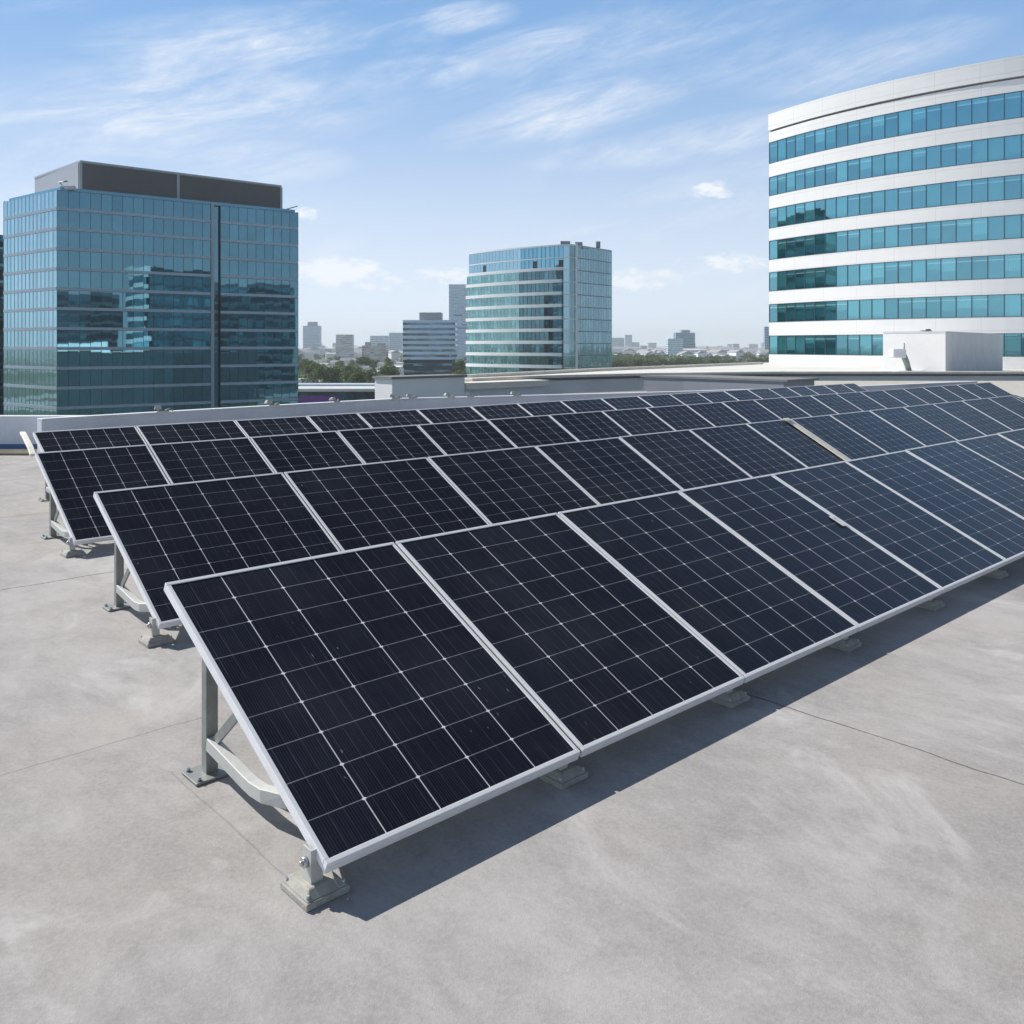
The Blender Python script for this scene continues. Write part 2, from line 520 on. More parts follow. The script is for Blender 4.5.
class MB:
    def __init__(self):
        self.v = []; self.f = []; self.mi = []; self.uv = []; self.c = []; self.sm = []

    def face(self, pts, mi=0, uv=None, c=(0, 0, 0), sm=False):
        n = len(self.v)
        self.v += [tuple(q) for q in pts]
        self.f.append(tuple(range(n, n + len(pts))))
        self.mi.append(mi)
        self.uv.append(uv or [(0, 0)] * len(pts))
        self.c.append(c); self.sm.append(sm)
        return self

    def hexa(self, b, t, mi=0):
        """b, t: bottom and top quads, both counter-clockwise seen from above"""
        self.face(b[::-1], mi); self.face(t, mi)
        for i in range(4):
            j = (i + 1) % 4
            L = (Vector(b[j]) - Vector(b[i])).length
            H = (Vector(t[i]) - Vector(b[i])).length
            self.face([b[i], b[j], t[j], t[i]], mi, [(0, 0), (L, 0), (L, H), (0, H)])
        return self

    def box(self, x0, x1, y0, y1, z0, z1, mi=0, M=None):
        b = [(x0, y0, z0), (x1, y0, z0), (x1, y1, z0), (x0, y1, z0)]
        t = [(x0, y0, z1), (x1, y0, z1), (x1, y1, z1), (x0, y1, z1)]
        if M is not None:
            b = [tuple(M @ Vector(q)) for q in b]; t = [tuple(M @ Vector(q)) for q in t]
        return self.hexa(b, t, mi)

    def prism(self, poly, z0, z1, mi=0, mtop=None):
        n = len(poly)
        self.face([(p[0], p[1], z1) for p in poly], mi if mtop is None else mtop, [(p[0], p[1]) for p in poly])
        self.face([(p[0], p[1], z0) for p in poly[::-1]], mi)
        acc = 0
        for i in range(n):
            a, b = poly[i], poly[(i + 1) % n]
            L = math.hypot(b[0] - a[0], b[1] - a[1])
            self.face([(a[0], a[1], z0), (b[0], b[1], z0), (b[0], b[1], z1), (a[0], a[1], z1)], mi,
                      [(acc, z0), (acc + L, z0), (acc + L, z1), (acc, z1)])
            acc += L
        return self

    def tube(self, pts, r, seg=8, mi=0, sq=None):
        """round tube along pts, or rectangular when sq=(w,h)"""
        P = [Vector(p) for p in pts]
        rings = []
        for i, p in enumerate(P):
            d = (P[min(i + 1, len(P) - 1)] - P[max(i - 1, 0)]).normalized()
            up = Vector((0, 0, 1)) if abs(d.z) < .95 else Vector((uD.x, uD.y, 0))
            s = d.cross(up).normalized(); n = s.cross(d).normalized()
            rr = r[i] if hasattr(r, '__len__') else r
            if sq:
                rings.append([p + s * (a * sq[0] / 2) + n * (b * sq[1] / 2) for a, b in ((-1, -1), (1, -1), (1, 1), (-1, 1))])
            else:
                rings.append([p + (s * math.cos(k * math.tau / seg) + n * math.sin(k * math.tau / seg)) * rr for k in range(seg)])
        m = len(rings[0])
        for a, b in zip(rings, rings[1:]):
            for k in range(m):
                j = (k + 1) % m
                self.face([a[k], a[j], b[j], b[k]], mi, sm=not sq)
        self.face(rings[0][::-1], mi); self.face(rings[-1], mi)
        return self

    def build(self, name, mats, parent=None, bevel=0.0, merge=True):
        me = bpy.data.meshes.new(name)
        me.from_pydata(self.v, [], self.f)
        if not isinstance(mats, (list, tuple)): mats = [mats]
        for q in mats: me.materials.append(q)
        me.uv_layers.new(name='UVMap')
        me.color_attributes.new('pane', 'FLOAT_COLOR', 'CORNER')
        uvs = []; cols = []
        for k, poly in enumerate(me.polygons):
            poly.material_index = self.mi[k]
            poly.use_smooth = self.sm[k]
            for q in self.uv[k]: uvs += [q[0], q[1]]
            for _ in self.uv[k]: cols += [*self.c[k], 1.0]
        me.uv_layers['UVMap'].data.foreach_set('uv', uvs)
        me.color_attributes['pane'].data.foreach_set('color', cols)
        if bevel or any(self.sm):
            bm = bmesh.new(); bm.from_mesh(me)
            bmesh.ops.remove_doubles(bm, verts=bm.verts, dist=1e-5)
            bmesh.ops.recalc_face_normals(bm, faces=bm.faces)
            if bevel:
                es = [e for e in bm.edges if len(e.link_faces) == 2 and e.calc_face_angle(0) > .6]
                bmesh.ops.bevel(bm, geom=es, offset=bevel, segments=1, profile=.5, affect='EDGES')
            bm.to_mesh(me); bm.free()
        o = bpy.data.objects.new(name, me)
        COL.objects.link(o)
        if parent is not None: o.parent = parent
        return o


def offset_line(pts, d):
    """shift a plan polyline to the right of its travel by d"""
    out = []
    n = len(pts)
    for i in range(n):
        a = Vector(pts[max(i - 1, 0)]); b = Vector(pts[i]); c = Vector(pts[min(i + 1, n - 1)])
        ns = []
        for p, q in ((a, b), (b, c)):
            t = q - p
            if t.length > 1e-6:
                t.normalize(); ns.append(Vector((t.y, -t.x)))
        nn = sum(ns, Vector((0, 0))); nn.normalize()
        k = 1 / max(.4, nn.dot(ns[0]))
        out.append((b.x + nn.x * d * k, b.y + nn.y * d * k))
    return out


def strip(mb, pts, z0, z1, dout, din, mi=0):
    """closed wall strip following the plan polyline"""
    o = offset_line(pts, dout); i_ = offset_line(pts, -din)
    acc = 0
    for k in range(len(pts) - 1):
        a, b, c, d = o[k], o[k + 1], i_[k + 1], i_[k]
        L = math.hypot(b[0] - a[0], b[1] - a[1])
        mb.face([(*a, z0), (*b, z0), (*b, z1), (*a, z1)], mi, [(acc, z0), (acc + L, z0), (acc + L, z1), (acc, z1)])
        mb.face([(*c, z0), (*d, z0), (*d, z1), (*c, z1)], mi)
        mb.face([(*a, z1), (*b, z1), (*c, z1), (*d, z1)], mi, [(acc, 0), (acc + L, 0), (acc + L, .1), (acc, .1)])
        mb.face([(*d, z0), (*c, z0), (*b, z0), (*a, z0)], mi)
        acc += L
    mb.face([(*i_[0], z0), (*o[0], z0), (*o[0], z1), (*i_[0], z1)], mi)
    mb.face([(*o[-1], z0), (*i_[-1], z0), (*i_[-1], z1), (*o[-1], z1)], mi)
    return mb


def resample(pts, step):
    """points every ~step along each straight run, keeping corners"""
    out = [pts[0]]
    for a, b in zip(pts, pts[1:]):
        L = math.hypot(b[0] - a[0], b[1] - a[1])
        n = max(1, round(L / step))
        for k in range(1, n + 1):
            out.append((a[0] + (b[0] - a[0]) * k / n, a[1] + (b[1] - a[1]) * k / n))
    return out


def panes(mb, pts, z0, z1, off=0.0, wob=.006, mi=0, hsplit=1):
    P = offset_line(pts, off)
    for a, b in zip(P, P[1:]):
        t = Vector((b[0] - a[0], b[1] - a[1])).normalized(); n = Vector((t.y, -t.x))
        for h in range(hsplit):
            za = z0 + (z1 - z0) * h / hsplit; zb = z0 + (z1 - z0) * (h + 1) / hsplit
            q = []
            k1, k2 = random.uniform(-wob, wob), random.uniform(-wob, wob)
            for (p, zz, s) in ((a, za, k1), (b, za, k2), (b, zb, -k1 * .6), (a, zb, -k2 * .6)):
                q.append((p[0] + n.x * s, p[1] + n.y * s, zz))
            c = (random.random(), random.random(), random.random())
            # two triangles keep it exactly planar-ish and add a gentle kink, as real glass has
            mb.face(q, mi, [(0, 0), (1, 0), (1, 1), (0, 1)], c)
    return mb


def mullions(mb, pts, z0, z1, w=.06, out=.07, inn=.03, every=1, mi=0):
    n = len(pts)
    if n > 2 and out > .03: strip(mb, pts, z1 - .05, z1 + .001, out * .8, inn)
    for i in range(0, n, every):
        a = Vector(pts[max(i - 1, 0)]); c = Vector(pts[min(i + 1, n - 1)])
        t = (c - a).normalized(); nn = Vector((t.y, -t.x)); p = Vector(pts[i])
        q = [p + t * (sx * w / 2) + nn * sy for sx, sy in ((-1, out), (1, out), (1, -inn), (-1, -inn))]
        mb.hexa([(v.x, v.y, z0) for v in q], [(v.x, v.y, z1) for v in q], mi)
    return mb


ORD = ['first', 'second', 'third', 'fourth', 'fifth', 'sixth', 'seventh', 'eighth', 'ninth', 'tenth', 'eleventh', 'twelfth', 'thirteenth',
       'fourteenth', 'fifteenth', 'sixteenth', 'seventeenth', 'eighteenth', 'nineteenth', 'twentieth', 'twenty-first', 'twenty-second',
       'twenty-third', 'twenty-fourth', 'twenty-fifth', 'twenty-sixth', 'twenty-seventh']

# ------------------------------------------------------------------ setting
GZ = -20.0
mb = MB()
ring = [(math.cos(a * math.tau / 48) * 7000, math.sin(a * math.tau / 48) * 7000) for a in range(48)]
mb.face([(p[0], p[1], GZ) for p in ring])
prop(mb.build('ground', M_CITY), kind='structure')

deck = [(-16, -8), (30, -8), (30, 29.5), (14, 27.2), (9.25, 24.0), (2.68, 20.6), (-2.28, 18.5), (-3.92, 16.8), (-6.9, 14.4), (-16, 14.4)]
mb = MB().prism(deck, GZ - .1, 0.0, 1, 0)
prop(mb.build('roof_deck', [M_CONC, M_MULL]), kind='structure')

# own parapet
par = [(-6.95, 13.25), (-3.92, 16.6), (-2.28, 18.3), (2.68, 20.4), (9.25, 23.8), (14, 27)]
root = empty('parapet_wall', (-6.95, 13.25, 0), 'low grey painted parapet wall running behind the back row of solar panels', 'wall')
mb = strip(MB(), [(p[0] + 6.95, p[1] - 13.25) for p in par], .002, .575, 0, .16)
mb.build('wall', M_PARA, root)
mb = strip(MB(), [(p[0] + 6.95, p[1] - 13.25) for p in par], .575, .61, .02, .18)
mb.build('coping', M_PARA, root, bevel=.006)
root = empty('parapet_wall', (-15, 14.2, 0), 'taller grey parapet section at the far left with blue strip at its foot', 'wall')
strip(MB(), [(0, .1), (8.2, 0)], .002, .545, 0, .16).build('wall', M_PARA, root)
strip(MB(), [(-.02, .1), (8.24, 0)], .545, .575, .025, .19).build('coping', M_PARA, root, bevel=.006)
strip(MB(), [(0, .1), (8.15, 0)], .002, .13, .012, -.003).build('blue_foot_strip', M_BLUE, root)  # thin blue strip along the wall foot
o = MB().tube([(-15, 13.95, .05), (-11, 13.9, .05), (-6.75, 13.86, .05)], .04, 10).build('conduit_pipe', M_YEL)
prop(o, 'cream pipe lying on the deck along the foot of the far left parapet', 'pipe')


# ------------------------------------------------------------------ solar rows
HB = 1.572
A1 = Vector((-.3596 * HB, 1.725 * HB, .126))
T = R(26)
L = 1.396
u3 = Vector((uD.x, uD.y, 0)); v3 = Vector((vD.x, vD.y, 0))
ZR = math.atan2(uD.y, uD.x)
GAP = .014
FW = .018
FH = .038
mesh_cache = {}


def panel_meshes(wd, nc):
    key = (round(wd, 3), nc)
    if key in mesh_cache: return mesh_cache[key]
    a, b = GAP / 2, wd - GAP / 2
    fr = MB()
    fr.box(a, b, 0, FW, -FH, 0)
    fr.box(a, b, L - FW, L, -FH, 0)
    fr.box(a, a + FW, FW + .0004, L - FW - .0004, -FH, -.0006)
    fr.box(b - FW, b, FW + .0004, L - FW - .0004, -FH, -.0006)
    # outer lip groove on the long low edge
    fr.box(a + .002, b - .002, -.0022, -.0002, -FH, -.016)
    f = fr.build('frame', M_ALU, bevel=.0016)
    g = MB()
    x0, x1, y0, y1 = a + FW - .004, b - FW + .004, FW - .004, L - FW + .004
    nx = .06
    uv = [(.03, .03), (nc - .03, .03), (nc - .03, 8.97), (.03, 8.97)]
    g.face([(x0, y0, -.0035), (x1, y0, -.0035), (x1, y1, -.0035), (x0, y1, -.0035)], 0, uv)
    gl = g.build('cell_sheet', M_CELL)
    k = MB().box(x0, x1, y0, y1, -.012, -.006).build('back_sheet', M_BACK)
    j = MB().box(wd / 2 - .06, wd / 2 + .06, L - .2, L - .1, -.032, -.0125).build('junction_box', M_DARK, bevel=.003)
    e_ = MB().box(wd - GAP / 2 + .0006, wd + GAP / 2 - .0006, .004, L - .004, -.014, -.009).build('seam_shade_strip', M_DARK)  # dark strip laid in the seam to stand for the shade between panels
    for o in (f, gl, k, j, e_): COL.objects.unlink(o)
    mesh_cache[key] = [(o.name.split('.')[0], o.data) for o in (f, gl, k, j, e_)]
    for o in (f, gl, k, j, e_): bpy.data.objects.remove(o)
    return mesh_cache[key]


def panel(org, wd, tilt, label, group, nc=6, sy=1.0):
    root = empty('solar_panel', org, label, 'solar panel', group, (tilt, 0, ZR))
    root.scale = (1, sy, 1)
    for nm, me in panel_meshes(wd, nc):
        o = bpy.data.objects.new(nm, me)
        COL.objects.link(o); o.parent = root
    return root


def add2(p, u_, s_, z=0.0):
    return p + u3 * u_ + v3 * s_ + Vector((0, 0, z))


# one mounting stand: local frame x = along row, y = up-slope (horizontal), z up; origin on the deck below the panel corner
ZB = .126
T_TAN = math.tan(T)


def under(s, extra=0.0):
    return ZB + T_TAN * s - FH / math.cos(T) - .034 - extra


stand_src = []


def make_stand(org, label, group):
    root = empty('mounting_stand', org, label, 'mounting stand', group, (0, 0, ZR))
    if stand_src:
        for nm, me, sub in stand_src:
            o = bpy.data.objects.new(nm, me); COL.objects.link(o); o.parent = root
            for nm2, me2 in sub:
                q = bpy.data.objects.new(nm2, me2); COL.objects.link(q); q.parent = o
        return root
    px = .105
    ps = 1.05
    rec = []

    def reg(o, subs=()):
        rec.append((o.name.split('.')[0], o.data, [(s.name.split('.')[0], s.data) for s in subs]))
    # channel post: web and two flanges
    m = MB()
    zt = under(ps) + .004
    m.box(px - .024, px + .024, ps - .020, ps - .015, .012, zt)
    m.box(px - .024, px - .019, ps - .0145, ps + .022, .012, zt)
    m.box(px + .019, px + .024, ps - .0145, ps + .022, .012, zt)
    reg(m.build('rear_post', M_GALV, root))
    m = MB().box(px - .085, px + .075, ps - .07, ps + .075, 0.002, .012)
    bp = m.build('base_plate', M_GALV, root, bevel=.002)
    reg(bp, [MB().tube([(px + q[0], ps + q[1], .012), (px + q[0], ps + q[1], .026)], .009, 6).build('bolt', M_BOLT, bp)
             for q in ((-.065, -.05), (-.065, .055), (.055, -.05), (.055, .055))])
    # diagonal brace
    m = MB().tube([(px - .002, ps - .03, .125), (px - .002, .70, under(.70) + .005)], 0, sq=(.012, .036))
    reg(m.build('diagonal_brace', M_GALV, root))
    # cranked lower beam
    m = MB().tube([(px - .004, ps - .02, .130), (px - .004, .72, .092), (px - .004, .66, .088), (px - .004, .58, .094), (px + .02, .46, .112), (px + .16, .30, .145)], 0, sq=(.042, .052))
    reg(m.build('lower_beam', M_BEAM, root, bevel=.003))
    # sloping rail under the panel side
    m = MB().tube([(px, .04, under(.04) + .017), (px, 1.20, under(1.20) + .017)], 0, sq=(.034, .030))
    reg(m.build('slope_rail', M_GALV, root))
    # ballast foot with bevelled top and slotted post
    m = MB()
    b = [(-.055, .012, .0), (.098, .012, .0), (.098, .178, .0), (-.055, .178, .0)]
    c = [(-.055, .012, .022), (.098, .012, .022), (.098, .178, .022), (-.055, .178, .022)]
    m.hexa(b, c)
    b2 = [(-.050, .017, .0225), (.093, .017, .0225), (.093, .173, .0225), (-.050, .173, .0225)]
    d = [(-.030, .045, .046), (.075, .045, .046), (.075, .155, .046), (-.030, .155, .046)]
    m.hexa(b2, d)
    ft = m.build('ballast_foot', M_FOOT, root, bevel=.003)
    reg(ft, [MB().tube([(q[0], q[1], .024), (q[0], q[1], .037)], .006, 6).build('bolt', M_BOLT, ft)
             for q in ((-.04, .032), (-.04, .158), (.085, .032))])
    m = MB()
    m.box(-.012, .030, .062, .068, .0465, .148)
    m.box(-.012, -.007, .0685, .112, .0465, .148)
    m.box(.025, .030, .0685, .112, .0465, .148)
    fp = m.build('front_bracket', M_BEAM, root)
    m = MB().tube([(-.026, .09, .105), (-.012, .09, .105)], .017, 10)
    m.tube([(-.034, .09, .105), (-.026, .09, .105)], .008, 6)
    kn = m.build('knob', M_BOLT, fp)
    reg(fp, [kn])
    stand_src.extend(rec)
    return root


rows = []
W1 = 1.136
rows.append(('front row', A1, [W1 * k for k in range(10)], 'solar panels in the front row'))
rows.append(('second row', add2(A1, .53, 2.69), [0, 1.37, 2.73, 4.02, 5.24, 6.46, 7.62, 8.55, 9.68, 10.86, 11.98, 13.08, 14.27, 15.47, 16.65],
             'solar panels in the second row'))
rows.append(('third row', add2(A1, .85, 5.28), [0, 1.0, 2.05, 3.1, 4.22, 5.34, 6.46, 7.55, 8.57, 9.58, 10.57, 11.54, 12.53, 13.5, 14.48, 15.5, 16.5,
                                             17.5, 18.5, 19.5, 20.45, 21.5, 22.6], 'solar panels in the third row'))
rows.append(('back row', add2(A1, 1.375, 7.25), [0, 1.12, 2.36, 3.4, 4.2, 5.25, 6.3, 7.3, 8.32, 9.37, 10.4, 11.38, 12.28, 13.22, 14.1, 14.93, 15.72, 16.52,
                                            17.38, 18.3, 18.95], 'solar panels in the back row'))
SY = (1, .908, .908, 1)
TL = (T, R(28.9), R(28.9), T)
for ri, (rn, A, seams, grp) in enumerate(rows):
    for k, (s0, s1) in enumerate(zip(seams, seams[1:])):
        org = A + u3 * s0 + Vector((0, 0, random.uniform(-.0015, .0015)))
        if ri == 0 and k == 0:
            lab = 'nearest solar panel at the left end of the front row, above the ballast foot'
        else:
            lab = ('dark framed solar panel, ' + ORD[k] + ' from the left end of the ' + rn)
        panel(org, s1 - s0, TL[ri] + R(random.uniform(-.12, .12)), lab, grp, (5, 6, 5, 6)[ri], SY[ri])
    # long purlins under the row
    for s, nm in ((.30, 'lower'), (.95, 'upper')):
        m = MB()
        x0, x1 = .03, seams[-1] - .03
        y = s
        m.box(x0, x1, y - .02, y + .02, -FH - .0325, -FH - .0015)
        o = m.build('mounting_rail', M_GALV)
        o.location = A; o.rotation_euler = (TL[ri], 0, ZR); o.scale = (1, SY[ri], 1)
        prop(o, nm + ' steel mounting rail running beneath the panels of the ' + rn, 'rail', 'mounting rails')
    rng = range(len(seams)) if ri == 0 else range(0, 4)
    for k in rng:
        g = Vector((A.x, A.y, 0)) + u3 * (seams[k] + (0 if k == 0 else -.045))
        where = 'left end of the ' + rn if k == 0 else ORD[k] + ' seam of the ' + rn
        make_stand(g, 'steel mounting stand with ballast foot under the ' + where, 'mounting stands').scale = (1, .885 if ri in (1, 2) else 1, 1)

# separate block of lower-pitched panels past the end of the back row
A5 = add2(A1, 1.375, 7.25)
for k in range(5):
    panel(A5 + u3 * (21.9 + 1.05 * k), 1.05, R(15 - k * 0.3), 'low pitched solar panel beyond the gap, ' + ORD[k] + ' along the short far right block',
          'low pitched solar panels past the back row')
o = MB().box(21.9, 27.1, .3, .34, -.09, -.045).box(21.9, 27.1, 1.0, 1.04, -.09, -.045).build('mounting_rail', M_GALV)
o.location = A5; o.rotation_euler = (R(14), 0, ZR)
prop(o, 'steel rail pair beneath the short far right block of panels', 'rail', 'mounting rails')

# pale capping board over a seam of the second row
A2 = rows[1][1]
root = empty('cover_strip', A2 + u3 * 8.55, 'cream covering strip lying up the slope between two panels of the second row', 'cover strip', None, (R(28.9), 0, ZR))
root.scale = (1, .908, 1)
m = MB().box(-.075, .060, -.01, L - .03, .003, .020); m.build('strip', M_WOOD, root, bevel=.006)
m = MB().box(.0605, .085, .0, L - .03, .003, .012); m.build('side_flange', M_ALU, root)
m = MB().box(-.13, .0, L - .09, L - .02, .0225, .036); m.build('end_cap', M_WOOD, root, bevel=.006)
root = empty('paper_tag', A1 + u3 * 4.495 + v3 * (.777 * math.cos(T)) + Vector((0, 0, .777 * math.sin(T) + .005)), 'small white tag stuck on a front row panel beside its frame', 'tag', None, (T, 0, ZR))
MB().box(-.026, .026, -.06, .06, .0, .0025).build('sheet', M_PAPER, root, bevel=.001)
MB().box(-.012, .012, .03, .05, .0028, .006).build('clip', M_ALU, root)

# pale blade-like deflector at the left end of the back row
A4 = rows[3][1]
o = MB()
o.tube([(-5.38, 9.86, .735), (-5.30, 9.75, .715), (-5.05, 9.41, .62), (-4.95, 9.27, .56)], 0, sq=(.055, .030))
o = o.build('end_deflector', M_WOOD, bevel=.004)
prop(o, 'cream slanting end piece along the left edge of the back row', 'end piece')


# parapet lamps
def par_y(px, top=.61):
    """point on top of the parapet at picture column px (as measured)"""
    r = (px - 512) / 897
    for a, b in zip(par, par[1:]):
        # X = r*Y
        da = a[0] - r * a[1]; db = b[0] - r * b[1]
        if da * db <= 0:
            t = da / (da - db)
            return Vector((a[0] + (b[0] - a[0]) * t, a[1] + (b[1] - a[1]) * t, top)), math.atan2(b[1] - a[1], b[0] - a[0])


lamps = [(163, 1.0, 0, 'leftmost squat bracket lamp on the parapet in front of the glass tower'),
         (272, 1.0, 1, 'squat bracket lamp on the parapet below the right corner of the glass tower'),
         (334, .9, 2, 'angled bracket lamp on the parapet below the flat-roofed shop building'),
         (395, .9, 3, 'small lamp on the parapet at the corner of the white box'),
         (412, .9, 4, 'small lamp on the parapet in front of the grey box wall'),
         (449, .9, 5, 'low fitting on the parapet left of the cream ledge'),
         (471, .8, 6, 'low fitting on the parapet under the left end of the cream ledge'),
         (516, .9, 7, 'small lamp on the parapet under the right half of the cream ledge')]
for px, sc, i, lab in lamps:
    p, an = par_y(px)
    root = empty('bracket_lamp', p, lab, 'lamp', 'lamps on the parapet', (0, 0, an + (i % 3 - 1) * .4))
    root.scale = (sc, sc, sc)
    MB().box(-.09, .09, -.1, -.05, 0, .02).tube([(-.07, -.08, .02), (-.09, -.02, .07)], .012, 6).build('bracket', M_LAMPH, root)
    MB().hexa([(-.14, -.06, .04), (-.02, -.06, .04), (-.02, .05, .04), (-.14, .05, .04)], [(-.12, -.05, .11), (-.03, -.05, .11), (-.03, .03, .09), (-.12, .03, .09)]).build('lamp_head', M_LAMPH, root, bevel=.006)
    MB().tube([(0, -.08, .01), (.10, -.04, .05), (.15, 0, .02)], .014, 6).build('conduit', M_GALV, root)

# ------------------------------------------------------------------ neighbouring roofs
# white/grey stair box and its lower wall
C0 = Vector((-2.94, 22.0)); uu = Vector((uD.x, uD.y)); vv = Vector((vD.x, vD.y))


def quad(c, t0, t1, d0, d1):
    return [tuple(c + uu * a + vv * b) for a, b in ((t0, d0), (t1, d0), (t1, d1), (t0, d1))]


def loc(poly, o):
    return [(p[0] - o[0], p[1] - o[1]) for p in poly]


root = empty('rooftop_box', (C0.x, C0.y, -3), 'plain rendered rooftop box with sunlit white end and shaded grey side beyond the parapet', 'roof box')
MB().prism(loc(quad(C0, 0, 2.3, 0, .75), C0), 0, 3.86).build('wall', M_WHITE, root)
MB().prism(loc(quad(C0, -.05, 2.35, -.05, .8), C0), 3.86, 3.92).build('coping', M_DARKCAP, root)
root = empty('ledge_wall', (C0.x, C0.y, -3), 'grey wall topped by a cream ledge to the right of the rooftop box', 'wall')
MB().prism(loc(quad(C0, 2.302, 5.3, .1, .6), C0), 0, 3.52).build('wall', M_GREYW, root)
MB().prism(loc(quad(C0, 2.36, 5.4, -.08, .75), C0), 3.52, 3.70).build('cream_ledge', M_CREAM, root, bevel=.02)

# terrace podium
pod = [(-1.0, 25.2), (.94, 27.5), (4.68, 29.9), (9.46, 31.5), (20.4, 31.5), (64, 31.5), (80, 110), (28.9, 110), (28.3, 101), (7.3, 74), (-2.7, 58), (-5, 40)]
prop(MB().prism(pod, GZ - .1, -.45, 1, 0).build('terrace_podium', [M_TERR, M_MULL]), 'wide pale terrace roof of the podium below the curved white office block', 'podium')
wl = [(-1.16, 24.8), (.94, 27.2), (4.68, 29.6), (9.46, 31.2), (20.4, 31.2), (34, 31.2)]
root = empty('terrace_parapet', (0, 0, -.4), 'long cream terrace parapet with dark coping line in front of the curved office block', 'wall')
z = .4
wo = offset_line(wl, 1.15); wi = offset_line(wl, -.28)
m = MB()
for a, b, c, d, e, f in zip(wl, wl[1:], wo, wo[1:], wi, wi[1:]):       # slope given to the outer face so that it catches the sun
    m.face([(*c, -.05 + z), (*d, -.05 + z), (*b, .62 + z), (*a, .62 + z)])
    m.face([(*c, -1), (*d, -1), (*d, -.05 + z), (*c, -.05 + z)])
    m.face([(*a, .62 + z), (*b, .62 + z), (*f, .64 + z), (*e, .64 + z)])
    m.face([(*f, -.6), (*e, -.6), (*e, .64 + z), (*f, .64 + z)])
m.build('wall', M_CREAM, root)
strip(MB(), wl, .64 + z, .70 + z, -.05, .2).build('shadow_gap', M_DARKCAP, root)
strip(MB(), wl, .70 + z, .78 + z, .09, .34).build('coping', M_CREAMD, root, bevel=.01)
# far edge kerb of the podium
kb = [(-2.7, 58), (7.3, 74), (28.3, 101)]
o = strip(MB(), kb, -.448, -.22, .0, .5).build('podium_kerb', M_CREAMD)
prop(o, 'low cream kerb along the far left edge of the terrace podium', 'kerb')
# long low step band between parapet and curved block
o = strip(MB(), [(10, 52), (22, 55.5), (60, 55.5)], -.448, -.12, 0, 3.0).build('terrace_step', M_CREAMD)
prop(o, 'low cream step crossing the terrace in front of the rooftop plant box', 'step')
# grey hatch box
hb = [(4.2, 28.6), (5.26, 27.6), (7.61, 25.1), (8.9, 26.4), (6.2, 29.1)]
root = empty('hatch_box', (5.26, 27.6, -.4), 'low grey roof hatch box with thin dark lid in front of the cream parapet', 'roof box')
MB().prism(loc(hb, (5.26, 27.6)), -.5, 1.07).build('wall', M_GREYP, root)
hc = Vector((6.4, 27.3))
hl = [tuple(hc + (Vector(p) - hc) * 1.05) for p in hb]
MB().prism(loc(hl, (5.26, 27.6)), 1.07, 1.13).build('lid', M_DARKCAP, root)

# plant box in front of curved block
pb0 = Vector((29.0, 60.0))
root = empty('plant_room', (pb0.x, pb0.y, -.45), 'white plant room box with grey shaded side standing before the curved office block', 'plant room')
MB().prism(loc([(29, 60), (41, 75), (38.1, 78.1), (26.1, 63.1)], pb0), 0.002, 3.0).build('wall', M_WHITE, root)
strip(MB(), loc([(26.1, 63.1), (29, 60), (41, 75)], pb0), 3.0, 3.07, .03, .25).build('coping', M_GREYW, root)
strip(MB(), loc([(29.03, 60.0), (41, 75)], pb0), .02, 2.99, .02, -.004).build('painted_shade_side', M_GREYW, root)  # shade of this side put in as a grey sheet over the white wall
root = empty('vent_cowl', (26.5, 61.0, -.12), 'white boxy vent cowl with grey duct beside the plant room wall', 'vent')
MB().box(-.7, .2, -.3, .4, .95, 1.55).build('cowl', M_GREYW, root, bevel=.05)
MB().tube([(.1, 0, 1.2), (.35, 0, .6), (.5, 0, .02)], .2, 10).build('duct', M_GALV, root)
MB().box(-.4, 1.4, -.5, .5, .0, .08).build('base', M_GREYW, root)
MB().tube([(.12, -.1, 1.2), (.12, -.1, 1.95)], .05, 8).build('mast', M_GALV, root)
root = empty('roof_vent', (29.2, 63.2, 2.62), 'tiny dark roof vent on top of the white plant room', 'vent')
MB().box(-.35, .3, -.2, .2, 0, .12).build('housing', M_GALV, root)
MB().box(.0, .25, -.12, .12, .12, .2).build('cap', M_DARK, root)


# ------------------------------------------------------------------ curved white office block
def circ3(a, b, c):
    ax, ay = a; bx, by = b; cx, cy = c
    d = 2 * (ax * (by - cy) + bx * (cy - ay) + cx * (ay - by))
    ux = ((ax * ax + ay * ay) * (by - cy) + (bx * bx + by * by) * (cy - ay) + (cx * cx + cy * cy) * (ay - by)) / d
    uy = ((ax * ax + ay * ay) * (cx - bx) + (bx * bx + by * by) * (ax - cx) + (cx * cx + cy * cy) * (bx - ax)) / d
    return ux, uy, math.hypot(ax - ux, ay - uy)


cx, cy, cr = circ3((28.65, 100), (37.3, 86.6), (45.3, 79.4))
a0 = math.atan2(100 - cy, 28.65 - cx)
step = 1.33 / cr
NP = 36
arc = [(cx + cr * math.cos(a0 + k * step), cy + cr * math.sin(a0 + k * step)) for k in range(NP + 1)]
back_in = 24
bk = [(cx + (cr - back_in) * math.cos(a0 + k * step), cy + (cr - back_in) * math.sin(a0 + k * step)) for k in range(0, NP + 1, 3)]
OX = arc[0]
root = empty('curved_office_block', (OX[0], OX[1], -.45), 'tall white curved office block with teal ribbon windows at the right', 'building')
A_ = loc(arc, OX); B_ = loc(bk, OX)
Z0 = .45
wins = [(24.25, 21.85), (20.4, 18.25), (16.85, 14.65), (13.3, 11.15), (9.8, 7.65), (6.25, 4.2), (2.75, .65)]
zs_top = 25.35
edges = [zs_top] + [q for wv in wins for q in wv] + [-.44]
wall = MB()
for k in range(0, len(edges), 2):
    strip(wall, A_, edges[k + 1] + Z0, edges[k] + Z0, 0, .9)
wall.build('wall', M_CLAD, root)
